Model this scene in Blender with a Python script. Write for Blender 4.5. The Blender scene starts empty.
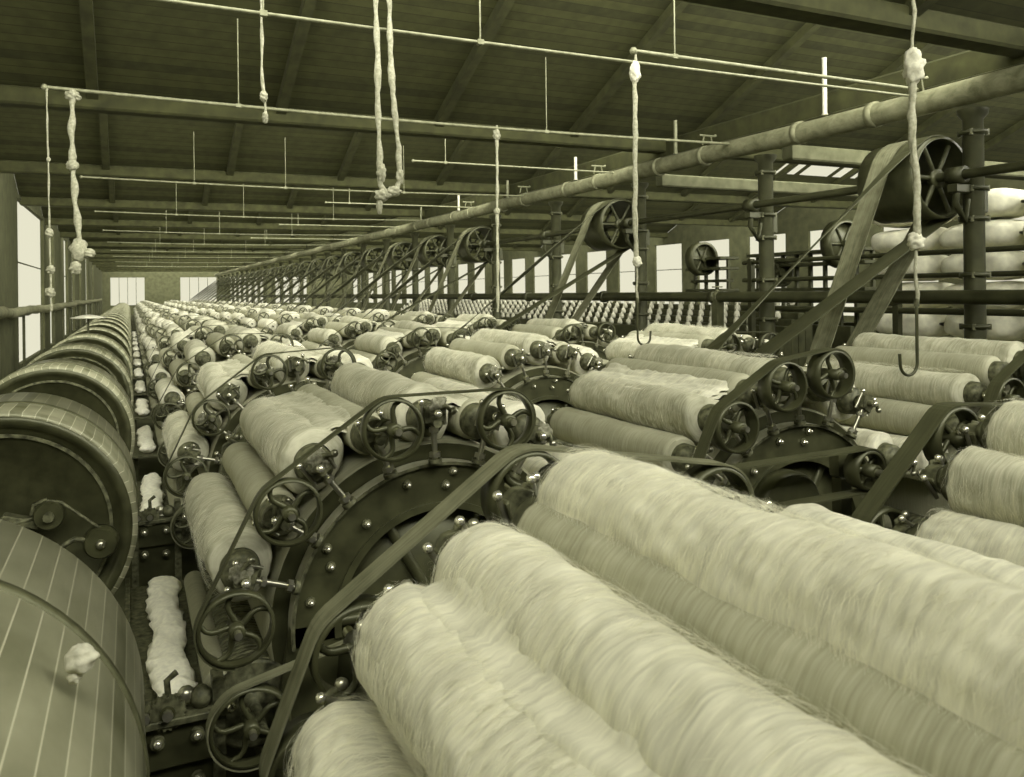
import bpy, math, random
import numpy as np
from mathutils import Vector, Matrix
PI = math.pi
C = bpy.context.scene.collection
SC = bpy.context.scene
rad = math.radians

# ------------------------------------------------------------------ camera, view, light
EYE = 2.45
cam_d = bpy.data.cameras.new('camera')
cam = bpy.data.objects.new('camera', cam_d); C.objects.link(cam)
cam_d.sensor_width = 36.0
cam_d.lens = 815.0 / 1024.0 * 36.0
cam_d.shift_y = -(388.5 - 291.3) / 1024.0
cam_d.clip_end = 300
cam_d.clip_start = 0.05
_m = Matrix.Rotation(-rad(25.113), 4, 'Z') @ Matrix.Rotation(rad(90), 4, 'X') @ Matrix.Rotation(-math.atan(0.0122), 4, 'Z')
cam.matrix_world = Matrix.Translation((0, 0, EYE)) @ _m
cam_d.dof.use_dof = True
cam_d.dof.focus_distance = 6.0
cam_d.dof.aperture_fstop = 5.6
SC.camera = cam
SC.view_settings.view_transform = 'Standard'
SC.view_settings.look = 'None'
SC.view_settings.gamma = 1.0
SC.view_settings.use_curve_mapping = False
SC.view_settings.exposure = 0.0
w = bpy.data.worlds.new('world'); SC.world = w; w.use_nodes = True
w.node_tree.nodes['Background'].inputs[0].default_value = (1, 1, .8, 1)
w.node_tree.nodes['Background'].inputs[1].default_value = 0.6
ROOF_GLASS = 12.0       # daylight through the north-light panes of the saw-tooth roof
WALL_GLASS = .80       # daylight through the wall windows

# ------------------------------------------------------------------ materials
def mono(v, t=0.74):
    d = min(1, max(0, (v - .05) / .30))      # dark things in the room are greener, pale wool is creamier
    return (v * (.955 + .055 * d), v, v * t * (.70 + .30 * d), 1)

def new_mat(name):
    m = bpy.data.materials.new(name); m.use_nodes = True
    nt = m.node_tree; b = nt.nodes['Principled BSDF']
    b.inputs['Specular Tint'].default_value = (.97, 1, .68, 1)
    return m, nt, b

def plain(name, v, rough=.6, metal=0.0, t=.66, spec=.5, var=.35, scale=14.0, bump=0.0):
    m, nt, b = new_mat(name)
    tc = nt.nodes.new('ShaderNodeTexCoord')
    n = nt.nodes.new('ShaderNodeTexNoise'); n.inputs['Scale'].default_value = scale; n.inputs['Detail'].default_value = 6
    nt.links.new(tc.outputs['Object'], n.inputs['Vector'])
    r = nt.nodes.new('ShaderNodeValToRGB')
    r.color_ramp.elements[0].position = .3; r.color_ramp.elements[1].position = .72
    r.color_ramp.elements[0].color = mono(v * (1 - var), t); r.color_ramp.elements[1].color = mono(v * (1 + var), t)
    nt.links.new(n.outputs['Fac'], r.inputs['Fac']); nt.links.new(r.outputs['Color'], b.inputs['Base Color'])
    b.inputs['Roughness'].default_value = rough; b.inputs['Metallic'].default_value = metal
    b.inputs['Specular IOR Level'].default_value = spec
    if bump:
        bp = nt.nodes.new('ShaderNodeBump'); bp.inputs['Strength'].default_value = bump; bp.inputs['Distance'].default_value = .01
        nt.links.new(n.outputs['Fac'], bp.inputs['Height']); nt.links.new(bp.outputs['Normal'], b.inputs['Normal'])
    return m

def streaky(name, lo, hi, su, sv, rough=.9, t=.7, bump=.5, spec=.2, big=2.0, dist=.01, p0=.3, p1=.7, sheen=0.0):
    """UV based streaks: u runs along the axis, v around it (both in metres)."""
    m, nt, b = new_mat(name)
    uv = nt.nodes.new('ShaderNodeUVMap')
    mp = nt.nodes.new('ShaderNodeMapping'); mp.inputs['Scale'].default_value = (su, sv, 1)
    nt.links.new(uv.outputs['UV'], mp.inputs['Vector'])
    w1 = nt.nodes.new('ShaderNodeTexNoise'); w1.inputs['Scale'].default_value = 1.0; w1.inputs['Detail'].default_value = 5
    w1.inputs['Roughness'].default_value = .65; w1.inputs['Distortion'].default_value = .6
    nt.links.new(mp.outputs['Vector'], w1.inputs['Vector'])
    w2 = nt.nodes.new('ShaderNodeTexNoise'); w2.inputs['Scale'].default_value = big; w2.inputs['Detail'].default_value = 3
    nt.links.new(uv.outputs['UV'], w2.inputs['Vector'])
    mx = nt.nodes.new('ShaderNodeMath'); mx.operation = 'MULTIPLY_ADD'; mx.inputs[1].default_value = .6
    mm = nt.nodes.new('ShaderNodeMath'); mm.operation = 'MULTIPLY'; mm.inputs[1].default_value = .4
    nt.links.new(w2.outputs['Fac'], mm.inputs[0])
    nt.links.new(w1.outputs['Fac'], mx.inputs[0]); nt.links.new(mm.outputs[0], mx.inputs[2])
    r = nt.nodes.new('ShaderNodeValToRGB')
    r.color_ramp.elements[0].position = p0; r.color_ramp.elements[1].position = p1
    r.color_ramp.elements[0].color = mono(lo, t); r.color_ramp.elements[1].color = mono(hi, t)
    nt.links.new(mx.outputs[0], r.inputs['Fac']); nt.links.new(r.outputs['Color'], b.inputs['Base Color'])
    b.inputs['Roughness'].default_value = rough; b.inputs['Specular IOR Level'].default_value = spec
    if sheen:
        b.inputs['Sheen Weight'].default_value = sheen; b.inputs['Sheen Roughness'].default_value = .6
        b.inputs['Sheen Tint'].default_value = mono(.9, .74)
    bp = nt.nodes.new('ShaderNodeBump'); bp.inputs['Strength'].default_value = bump; bp.inputs['Distance'].default_value = dist
    nt.links.new(w1.outputs['Fac'], bp.inputs['Height']); nt.links.new(bp.outputs['Normal'], b.inputs['Normal'])
    return m

def lined(name, v, line, step, width, rough=.5, along='V', t=.66):
    """boards with thin joints: UV in metres, joints every step along the chosen direction."""
    m, nt, b = new_mat(name)
    uv = nt.nodes.new('ShaderNodeUVMap')
    sp = nt.nodes.new('ShaderNodeSeparateXYZ'); nt.links.new(uv.outputs['UV'], sp.inputs[0])
    dv = nt.nodes.new('ShaderNodeMath'); dv.operation = 'DIVIDE'; dv.inputs[1].default_value = step
    nt.links.new(sp.outputs['X' if along == 'U' else 'Y'], dv.inputs[0])
    fr = nt.nodes.new('ShaderNodeMath'); fr.operation = 'FRACT'; nt.links.new(dv.outputs[0], fr.inputs[0])
    lt = nt.nodes.new('ShaderNodeMath'); lt.operation = 'LESS_THAN'; lt.inputs[1].default_value = width / step
    nt.links.new(fr.outputs[0], lt.inputs[0])
    fl = nt.nodes.new('ShaderNodeMath'); fl.operation = 'FLOOR'; nt.links.new(dv.outputs[0], fl.inputs[0])
    wn = nt.nodes.new('ShaderNodeTexWhiteNoise'); wn.noise_dimensions = '1D'; nt.links.new(fl.outputs[0], wn.inputs['W'])
    ns = nt.nodes.new('ShaderNodeTexNoise'); ns.inputs['Scale'].default_value = 5; ns.inputs['Detail'].default_value = 6
    nt.links.new(uv.outputs['UV'], ns.inputs['Vector'])
    ad = nt.nodes.new('ShaderNodeMath'); ad.operation = 'MULTIPLY_ADD'; ad.inputs[1].default_value = .45
    nt.links.new(wn.outputs['Value'], ad.inputs[0]); nt.links.new(ns.outputs['Fac'], ad.inputs[2])
    r = nt.nodes.new('ShaderNodeValToRGB')
    r.color_ramp.elements[0].position = .35; r.color_ramp.elements[1].position = 1.0
    r.color_ramp.elements[0].color = mono(v * .6, t); r.color_ramp.elements[1].color = mono(v * 1.5, t)
    nt.links.new(ad.outputs[0], r.inputs['Fac'])
    mix = nt.nodes.new('ShaderNodeMix'); mix.data_type = 'RGBA'
    nt.links.new(lt.outputs[0], mix.inputs['Factor'])
    nt.links.new(r.outputs['Color'], mix.inputs['A']); mix.inputs['B'].default_value = mono(line, t)
    nt.links.new(mix.outputs['Result'], b.inputs['Base Color'])
    b.inputs['Roughness'].default_value = rough
    return m

def glow(name, s, t=.93):
    m = bpy.data.materials.new(name); m.use_nodes = True
    nt = m.node_tree; nt.nodes.clear()
    o = nt.nodes.new('ShaderNodeOutputMaterial'); e = nt.nodes.new('ShaderNodeEmission')
    e.inputs[0].default_value = (1, .972, t, 1); e.inputs[1].default_value = s
    nt.links.new(e.outputs[0], o.inputs[0]); return m

M = dict(
    wool=streaky('carded_wool', .33, .84, 52, 5, rough=1, t=.72, bump=.5, spec=.05, big=5, dist=.009, sheen=.1, p0=.25, p1=.72),
    wool_thin=streaky('thin_wool_web', .24, .52, 110, 4, rough=1, t=.68, bump=.5, spec=.1, big=3, dist=.006),
    fleece=plain('raw_fleece', .84, rough=1, t=.76, spec=.05, var=.12, scale=30, bump=.6),
    fibre=plain('loose_wool_fibre', .72, rough=1, t=.72, spec=.05, var=.2),
    cylinder=streaky('card_clothing', .18, .36, 160, 2, rough=.55, t=.66, bump=.25, spec=.4, big=2, dist=.004),
    iron=plain('black_iron', .044, rough=.38, t=.62, spec=.5, var=.4, scale=9, bump=.15),
    iron_rough=plain('dusty_iron', .085, rough=.55, t=.64, spec=.5, var=.85, scale=26, bump=.4),
    rim=plain('rim_gleam', .30, rough=.4, t=.68, var=.3),  # pale diffuse colour painted in for the gleam of the metal flange edge
    wool_mid=streaky('carded_wool_dull', .24, .66, 70, 4, rough=1, t=.70, bump=.6, spec=.05, big=4, dist=.008, sheen=.1),
    steel=plain('worn_steel', .42, rough=.28, metal=.85, t=.72, var=.3),
    bright=plain('polished_steel', .75, rough=.2, metal=.8, t=.76, var=.1),
    leather=streaky('belt_leather', .030, .085, 3, 60, rough=.5, t=.64, bump=.3, spec=.4, big=5, dist=.003),
    leather_pale=streaky('worn_belt_leather', .06, .23, 3, 55, rough=.7, t=.66, bump=.3, spec=.3, big=9, dist=.003),
    slats=lined('drum_boards', .19, .46, .070, .0045, rough=.34, along='V'),
    hoop=plain('drum_hoop', .09, rough=.5, t=.64),
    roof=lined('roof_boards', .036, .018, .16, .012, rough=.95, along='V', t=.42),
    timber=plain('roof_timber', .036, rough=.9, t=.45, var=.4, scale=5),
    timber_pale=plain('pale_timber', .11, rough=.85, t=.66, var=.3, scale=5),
    pipe=streaky('lagged_pipe', .07, .26, 6, 9, rough=.7, t=.64, bump=.4, spec=.3, big=3, dist=.01),
    paint=plain('column_paint', .032, rough=.45, t=.62, var=.4, scale=6),
    tuft=plain('wool_waste', .50, rough=1, t=.72, spec=.05, var=.2, scale=40, bump=.5),
    lint=plain('dusty_lint', .22, rough=1, t=.70, spec=.05, var=.6, scale=45, bump=.5),
    rope=plain('cotton_rope', .30, rough=1, t=.70, spec=.05, var=.3, scale=40, bump=.5),
    rod=plain('rod_iron', .17, rough=.5, t=.68, var=.3),
    white=plain('white_enamel', .42, rough=.4, t=.74, var=.1),
    sack=plain('sackcloth', .60, rough=1, t=.72, spec=.05, var=.2, scale=7, bump=.35),
    plaster_dark=plain('grimy_plaster', .06, rough=.9, t=.62, var=.3, scale=3),
    plaster=plain('plaster', .16, rough=.9, t=.66, var=.3, scale=3),
    floor=plain('oily_floor', .05, rough=.7, t=.62, var=.4, scale=3),
    bobbin=plain('roving_bobbin', .42, rough=.9, t=.72, var=.15),
    glass=glow('north_light_glass', ROOF_GLASS), glass_wall=glow('window_glass', WALL_GLASS, .74),
)

# ------------------------------------------------------------------ mesh builder
class MB:
    def __init__(s): s.v = []; s.f = []; s.m = []; s.uv = []; s.sm = []; s.mats = []; s.n = 0
    def mi(s, mat):
        if mat not in s.mats: s.mats.append(mat)
        return s.mats.index(mat)
    def grid(s, P, mat, cu=False, cv=False, uv=None, smooth=True):
        P = np.asarray(P, float); n, m = P.shape[:2]; b = s.n
        s.v += P.reshape(-1, 3).tolist(); s.n += n * m; k = s.mi(mat)
        for i in range(n if cu else n - 1):
            i2 = (i + 1) % n
            for j in range(m if cv else m - 1):
                j2 = (j + 1) % m
                s.f.append((b + i * m + j, b + i2 * m + j, b + i2 * m + j2, b + i * m + j2))
                s.m.append(k); s.sm.append(smooth)
                if uv is None: s.uv.append(None)
                else: s.uv.append(uv(i, j))
    def face(s, pts, mat, smooth=False, uv=None):
        b = s.n; s.v += [tuple(p) for p in pts]; s.n += len(pts)
        s.f.append(tuple(range(b, b + len(pts)))); s.m.append(s.mi(mat)); s.sm.append(smooth); s.uv.append(uv)
    def lathe(s, prof, mat, n=24, c=(0, 0, 0), axis='y', a0=0, a1=2 * PI, cap=True, smooth=True, radial=None):
        """prof: (r, t) pairs along the axis."""
        full = abs(a1 - a0 - 2 * PI) < 1e-6
        A = np.linspace(a0, a1, n + 1); A = A[:-1] if full else A
        P = np.zeros((len(A), len(prof), 3))
        R0 = max(p[0] for p in prof)
        for i, a in enumerate(A):
            for j, (r, t) in enumerate(prof):
                rr = r if radial is None else radial(a, t, r)
                if axis == 'y': P[i, j] = (c[0] + rr * math.cos(a), c[1] + t, c[2] + rr * math.sin(a))
                elif axis == 'z': P[i, j] = (c[0] + rr * math.cos(a), c[1] + rr * math.sin(a), c[2] + t)
                else: P[i, j] = (c[0] + t, c[1] + rr * math.cos(a), c[2] + rr * math.sin(a))
        st = (a1 - a0) / n
        acc = [0]
        for j in range(1, len(prof)): acc.append(acc[-1] + math.hypot(prof[j][0] - prof[j - 1][0], prof[j][1] - prof[j - 1][1]))
        def uv(i, j):
            return [(acc[j], i * st * R0), (acc[j], (i + 1) * st * R0), (acc[j + 1], (i + 1) * st * R0), (acc[j + 1], i * st * R0)]
        s.grid(P, mat, cu=full, uv=uv, smooth=smooth)
        if cap and full:
            for j in (0, len(prof) - 1):
                if prof[j][0] > 1e-5: s.face(P[:, j] if j else P[::-1, j], mat)
    def box(s, c, d, mat, rot=0.0, bev=0.0):
        x, y, z = d[0] / 2, d[1] / 2, d[2] / 2
        ca, sa = math.cos(rot), math.sin(rot)
        def T(p):   # rotation about y
            return (c[0] + p[0] * ca + p[2] * sa, c[1] + p[1], c[2] - p[0] * sa + p[2] * ca)
        e = min(bev or min(d) * .12, min(d) * .45)
        # chamfered box: three nested outlines
        lay = [(-z, x - e, y - e), (-z + e, x, y), (z - e, x, y), (z, x - e, y - e)]
        P = []
        for zz, xx, yy in lay:
            P.append([T((-xx, -yy, zz)), T((xx, -yy, zz)), T((xx, yy, zz)), T((-xx, yy, zz))])
        s.grid(P, mat, cv=True, smooth=False, uv=lambda i, j: [(0, 0), (0, .1), (.1, .1), (.1, 0)])
        s.face(P[0][::-1], mat); s.face(P[3], mat)
    def tube(s, path, r, mat, n=8, closed=False, taper=None, cap=True):
        P = [Vector(p) for p in path]; L = len(P); rows = []
        up = Vector((0, 0, 1)); t0 = None; nrm = None; acc = 0; accs = []
        for i in range(L):
            t = (P[(i + 1) % L] - P[i - 1]) if closed else (P[min(i + 1, L - 1)] - P[max(i - 1, 0)])
            t = t.normalized() if t.length > 1e-9 else Vector((0, 0, 1))
            if nrm is None:
                nrm = t.cross(Vector((0.31, 0.95, 0.07))).normalized()
            else:
                nrm = (nrm - t * nrm.dot(t)).normalized()
            bn = t.cross(nrm)
            rr = r if taper is None else taper(i / max(1, L - 1)) * r
            rows.append([P[i] + (nrm * math.cos(2 * PI * k / n) + bn * math.sin(2 * PI * k / n)) * rr for k in range(n)])
            accs.append(acc)
            if i < L - 1: acc += (P[i + 1] - P[i]).length
        def uv(i, j):
            i2 = (i + 1) % L; a, b_ = accs[i], accs[i2] if i2 else acc
            q = 2 * PI * r / n
            return [(a, j * q), (b_, j * q), (b_, (j + 1) * q), (a, (j + 1) * q)]
        s.grid([[tuple(q) for q in row] for row in rows], mat, cu=closed, cv=True, uv=uv)
        if cap and not closed:
            s.face([tuple(q) for q in rows[0]][::-1], mat); s.face([tuple(q) for q in rows[-1]], mat)
    def annulus(s, r0, r1, a0, a1, y0, y1, n, mat, edge=None, c=(0, 0)):
        edge = edge or mat
        A = np.linspace(a0, a1, n + 1)
        def ring(r, y): return [(c[0] + r * math.cos(a), y, c[1] + r * math.sin(a)) for a in A]
        s.grid([ring(r0, y0), ring(r1, y0)], mat, smooth=False)
        s.grid([ring(r1, y0), ring(r1, y1)], edge)
        s.grid([ring(r1, y1), ring(r0, y1)], mat, smooth=False)
        s.grid([ring(r0, y1), ring(r0, y0)], mat)
        if abs(a1 - a0 - 2 * PI) > 1e-4:
            for a in (a0, a1):
                s.face([(c[0] + r * math.cos(a), y, c[1] + r * math.sin(a)) for r, y in ((r0, y0), (r1, y0), (r1, y1), (r0, y1))], mat)
    def prism(s, poly, y0, y1, mat):
        """poly in x,z; extruded along y"""
        n = len(poly)
        a = [(p[0], y0, p[1]) for p in poly]; b = [(p[0], y1, p[1]) for p in poly]
        s.face(a, mat); s.face(b[::-1], mat)
        for i in range(n):
            j = (i + 1) % n
            s.face([a[i], a[j], b[j], b[i]], mat)
    def ball(s, c, r, mat, n=8, m=5, sq=(1, 1, 1)):
        P = []
        for j in range(m + 1):
            t = -PI / 2 + PI * j / m
            P.append([(c[0] + sq[0] * r * math.cos(t) * math.cos(2 * PI * i / n), c[1] + sq[1] * r * math.cos(t) * math.sin(2 * PI * i / n), c[2] + sq[2] * r * math.sin(t)) for i in range(n)])
        s.grid(P, mat, cv=True)
    def belt(s, path, y, width, mat, th=.008, closed=False):
        """flat belt: path of (x, z, nx, nz), spread along y"""
        L = len(path); acc = [0]
        for i in range(1, L): acc.append(acc[-1] + math.hypot(path[i][0] - path[i - 1][0], path[i][1] - path[i - 1][1]))
        rows = []
        for p in path:
            tw = p[4] if len(p) > 4 else 0.0; cw, sw = math.cos(tw), math.sin(tw); yc = y + width / 2; h = width / 2; row = []
            for a, d in ((-h, 0), (h, 0), (h, th), (-h, th)):
                nn_ = a * sw + d * cw + (h * 0); row.append((p[0] + p[2] * nn_, yc + a * cw - d * sw, p[1] + p[3] * nn_))
            rows.append(row)
        rows = np.array(rows)
        def uv(i, j):
            a = acc[i]; b_ = acc[i + 1] if i + 1 < L else acc[i] + .3
            v0 = (0, width, width + th, 2 * width + th)[j]; v1 = (width, width + th, 2 * width + th, 2 * width + 2 * th)[j]
            return [(a, v0), (b_, v0), (b_, v1), (a, v1)]
        s.grid(rows, mat, cu=closed, cv=True, uv=uv, smooth=False)
        if not closed:
            s.face([tuple(q) for q in rows[0]][::-1], mat); s.face([tuple(q) for q in rows[-1]], mat)
    def mesh(s, name):
        me = bpy.data.meshes.new(name); me.from_pydata(s.v, [], s.f)
        for mt in s.mats: me.materials.append(M[mt])
        me.polygons.foreach_set('material_index', s.m); me.polygons.foreach_set('use_smooth', s.sm)
        if any(u is not None for u in s.uv):
            lay = me.uv_layers.new(name='UVMap'); flat = []
            for f, u in zip(s.f, s.uv):
                if u is None: flat += [0.0, 0.0] * len(f)
                else:
                    for q in u: flat += [q[0], q[1]]
            lay.data.foreach_set('uv', flat)
        me.update(); return me

CACHE = {}
def cached(key, fn):
    if key not in CACHE: CACHE[key] = fn()
    return CACHE[key]

def put(name, mesh, parent=None, loc=(0, 0, 0), rot=(0, 0, 0), label=None, kind=None):
    if isinstance(mesh, MB): mesh = mesh.mesh(name)
    o = bpy.data.objects.new(name, mesh); C.objects.link(o)
    o.location = loc; o.rotation_euler = rot
    if parent: o.parent = parent
    if label: o['label'] = label
    if kind: o['kind'] = kind
    return o
def tag(o, label, cat, group=None, kind=None):
    o['label'] = label; o['category'] = cat
    if group: o['group'] = group
    if kind: o['kind'] = kind
    return o
def thing(name, label, cat, loc=(0, 0, 0), group=None):
    o = bpy.data.objects.new(name, None); C.objects.link(o); o.empty_display_size = .2
    o.location = loc; return tag(o, label, cat, group)
def struct(name, mb, loc=(0, 0, 0)):
    return put(name, mb, loc=loc, kind='structure')

ORD = ['first', 'second', 'third', 'fourth', 'fifth', 'sixth', 'seventh', 'eighth', 'ninth', 'tenth', 'eleventh', 'twelfth', 'thirteenth',
       'fourteenth', 'fifteenth', 'sixteenth', 'seventeenth', 'eighteenth', 'nineteenth', 'twentieth', 'twenty-first', 'twenty-second',
       'twenty-third', 'twenty-fourth', 'twenty-fifth', 'twenty-sixth', 'twenty-seventh', 'twenty-eighth', 'twenty-ninth']

def outer_path(circ, wrap0=1.6, wrap1=2.2, closed=False, da=.16):
    """belt path over circles (x,z,r), travelling clockwise with the circles on its right"""
    N = len(circ); seg = []
    for i in range(N if closed else N - 1):
        x1, z1, r1 = circ[i]; x2, z2, r2 = circ[(i + 1) % N]
        d = math.hypot(x2 - x1, z2 - z1); al = math.atan2(z2 - z1, x2 - x1)
        seg.append(al + math.acos(max(-1, min(1, (r1 - r2) / d))))
    path = []
    for i in range(N):
        x, z, r = circ[i]
        if closed: a, b = seg[i - 1], seg[i]
        else:
            a = seg[i - 1] if i else seg[0] + wrap0
            b = seg[i] if i < N - 1 else seg[-1] - wrap1
        while b > a + 1e-6: b -= 2 * PI
        k = max(1, int((a - b) / da)) if a - b > 1e-3 else 1
        for j in range(k + 1):
            q = a + (b - a) * j / k
            path.append((x + r * math.cos(q), z + r * math.sin(q), math.cos(q), math.sin(q)))
    return path

# ------------------------------------------------------------------ carding machine
AZ = 0.85            # height of the main cylinder's axis
RW = 1.0             # radius on which the rollers sit
DEPTH = 1.66

def wave(rng, k, ft, fy):
    return [(rng.integers(1, ft + 1), rng.uniform(-fy, fy), rng.uniform(0, 6.28), rng.uniform(.4, 1)) for _ in range(k)]
def ev(W, a, y):
    s = 0
    for f, g, p, m in W: s = s + m * np.sin(f * a + g * y + p)
    return s / math.sqrt(len(W))

def wool_mesh(key, R, y0, y1, nt, ny, amp, seed, mat, slack=0.0):
    def fn():
        rng = np.random.default_rng(seed); mb = MB()
        A = np.linspace(0, 2 * PI, nt, endpoint=False); Y = np.linspace(y0, y1, ny)
        e = .035
        Y = np.concatenate([[y0, y0 + e * .25], Y[1:-1], [y1 - e * .25, y1]])
        a, y = np.meshgrid(A, Y, indexing='ij')
        lo = wave(rng, 8, 3, 9); md = wave(rng, 10, 7, 26); hi = wave(rng, 14, 16, 75)
        r = R + amp * (.9 * ev(lo, a, y) + .45 * ev(md, a, y) + .30 * ev(hi, a, y))
        if slack: r = r + slack * ev(wave(rng, 5, 2, 2.5), a, y)
        end = np.minimum(y - y0, y1 - y); k = np.clip(end / e, 0, 1)
        r = .085 + (r - .085) * np.sqrt(np.clip(1 - (1 - k) ** 2, 0.02, 1))
        P = np.stack([r * np.cos(a), y, r * np.sin(a)], -1)
        st = 2 * PI / nt * R
        def uv(i, j):
            return [(Y[j], i * st), (Y[j], (i + 1) * st), (Y[j + 1], (i + 1) * st), (Y[j + 1], i * st)]
        mb.grid(P, mat, cu=True, uv=uv)
        return mb.mesh('wool_layer')
    return cached(key, fn)

def fibre_mesh(key, R, y0, y1, count, seed, wid=.0011, lift=.03):
    """loose combed fibres that cling around a roller and lift off at their tips"""
    def fn():
        rng = np.random.default_rng(seed); V = []; F = []; n = 0; S = 6
        for _ in range(count):
            y = rng.uniform(y0 + .02, y1 - .02); a0 = rng.uniform(0, 2 * PI); span = rng.uniform(.15, .9) * rng.choice([-1, 1], p=[.25, .75])
            up = rng.uniform(.3, 1) ** 2 * lift; dy = rng.normal(0, .02); base = R + rng.uniform(-.004, .010); cv = rng.normal(0, .01)
            for i in range(S):
                t = i / (S - 1); a = a0 + span * t; r = base + up * t ** 2 * rng.uniform(.85, 1.1); yy = y + dy * t + cv * math.sin(t * 4)
                w_ = wid * (1.1 - t)
                ca, sa = math.cos(a), math.sin(a)
                V.append((r * ca, yy - w_, r * sa)); V.append((r * ca, yy + w_, r * sa)); V.append(((r + w_ * 1.4) * ca, yy, (r + w_ * 1.4) * sa))
                if i:
                    b = n + (i - 1) * 3
                    for q in range(3): F.append((b + q, b + (q + 1) % 3, b + 3 + (q + 1) % 3, b + 3 + q))
            n += S * 3
        me = bpy.data.meshes.new('loose_fibre'); me.from_pydata(V, [], F); me.materials.append(M['fibre'])
        me.polygons.foreach_set('use_smooth', [True] * len(F)); me.update(); return me
    return cached(key, fn)

def core_mesh(q):
    """bare iron roll with its collars and shaft, along y"""
    def fn():
        mb = MB(); n = (28, 14)[q]
        mb.lathe([(.022, -.14), (.022, -.045), (.045, -.045), (.045, -.02), (.02, -.02), (.02, .0), (.072, .0), (.090, .014), (.094, .10), (.094, DEPTH - .012), (.072, DEPTH), (.02, DEPTH), (.045, DEPTH + .02),
                  (.045, DEPTH + .045), (.022, DEPTH + .045), (.022, DEPTH + .14)], 'iron_rough', n)
        return mb.mesh('roll')
    return cached(('core', q), fn)

def bearing_mesh(q, back):
    """bracket that carries a roll: radial screw, nuts, cap with bolts (drawn for a roll straight above the axis)"""
    def fn():
        mb = MB()
        for y, s in (((.075, 1),) if back else ((-.075, -1),)):
            mb.box((0, y, RW - .01), (.10, .05, .085), 'iron_rough')
            mb.lathe([(.05, -.03), (.05, .03)], 'iron_rough', 12, (0, y, RW))
            mb.tube([(0, y, RW - .05), (0, y, .745)], .014, 'steel', 8)
            mb.lathe([(.026, 0), (.026, .022)], 'steel', 6, (0, y, RW - .10), axis='z', smooth=False)
            mb.lathe([(.03, 0), (.03, .024)], 'steel', 6, (0, y, .775), axis='z', smooth=False)
            mb.lathe([(.036, 0), (.036, .02)], 'iron_rough', 10, (0, y, .745), axis='z')
            if q == 0:
                for dx in (-.06, .06):
                    mb.tube([(dx, y, RW - .07), (dx, y, RW + .05)], .010, 'steel', 6)
                    mb.ball((dx, y, RW + .055), .017, 'bright', 8, 5)
                mb.tube([(0, y + s * .03, RW), (.05, y + s * .04, RW + .03), (.09, y + s * .035, RW + .0)], .012, 'iron_rough', 6)
                mb.ball((.095, y + s * .035, RW), .02, 'steel', 8, 5)
                mb.ball((0, y + s * .075, RW), .022, 'bright', 8, 5)
        return mb.mesh('bearing')
    return cached(('bearing', q, back), fn)

def pulley_mesh(R, W, q, spokes=4, mat='iron'):
    """light spoked belt pulley, axis along y, front face at y = 0"""
    def fn():
        mb = MB(); n = (36, 18)[q]; t = .013
        mb.lathe([(R - t - .004, 0), (R - .004, 0), (R, W * .5), (R - .004, W), (R - t - .004, W), (R - t - .008, W * .5), (R - t - .004, 0)], mat, n, cap=False)
        mb.lathe([(.018, -.03), (.034, -.03), (.034, W + .02), (.018, W + .02)], mat, 12)
        mb.lathe([(.017, -.07), (.017, W + .1)], 'steel', 8)
        for k in range(spokes):
            a = 2 * PI * k / spokes + .4
            pts = []
            for j in range(6):
                u = j / 5; r = .028 + (R - t - .03) * u; b = a + .55 * u * (1 - u) * 2
                pts.append((r * math.cos(b), W * .5, r * math.sin(b)))
            mb.tube(pts, .013, mat, 6 if q == 0 else 4, taper=lambda u: 1.15 - .3 * u)
        return mb.mesh('pulley')
    return cached(('pulley', R, W, q, spokes, mat), fn)

def lint_mesh(v):
    """wisps of wool waste caught on a bearing"""
    def fn():
        mb = MB(); blob(mb, (.02, -.09, RW + .02), .045, 'lint', 800 + v, (1.1, .7, 1.2), amp=.35); return mb.mesh('wool_waste')
    return cached(('lint', v), fn)
def frame_mesh(q):
    """arched end frame: bolted ring, bright flange edge, legs to the floor"""
    def fn():
        mb = MB(); n = (48, 20)[q]; g = rad(6)
        mb.annulus(.53, .728, -g, PI + g, -.03, .02, n, 'iron')
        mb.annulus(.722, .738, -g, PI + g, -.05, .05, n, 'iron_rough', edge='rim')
        mb.annulus(.50, .535, -g, PI + g, -.045, .02, n, 'iron')
        for s in (-1, 1):
            poly = [(s * .50, 0.02), (s * .738, 0.02), (s * .82, -.45), (s * .86, -AZ), (s * .58, -AZ), (s * .54, -.45)]
            mb.prism(poly if s < 0 else poly[::-1], -.03, .02, 'iron')
        mb.box((0, -.005, -AZ + .06), (1.70, .06, .10), 'iron'); mb.box((0, -.005, -.52), (1.1, .05, .09), 'iron')
        return mb.mesh('end_frame')
    return cached(('frame', q), fn)

def bolt_mesh():
    def fn():
        mb = MB()
        mb.lathe([(.024, 0), (.024, -.008)], 'iron_rough', 10)
        mb.lathe([(.016, -.008), (.016, -.022), (.010, -.028)], 'bright', 6, smooth=False)
        mb.ball((0, -.028, 0), .0125, 'bright', 8, 5)
        return mb.mesh('bolt')
    return cached('bolt', fn)

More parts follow.
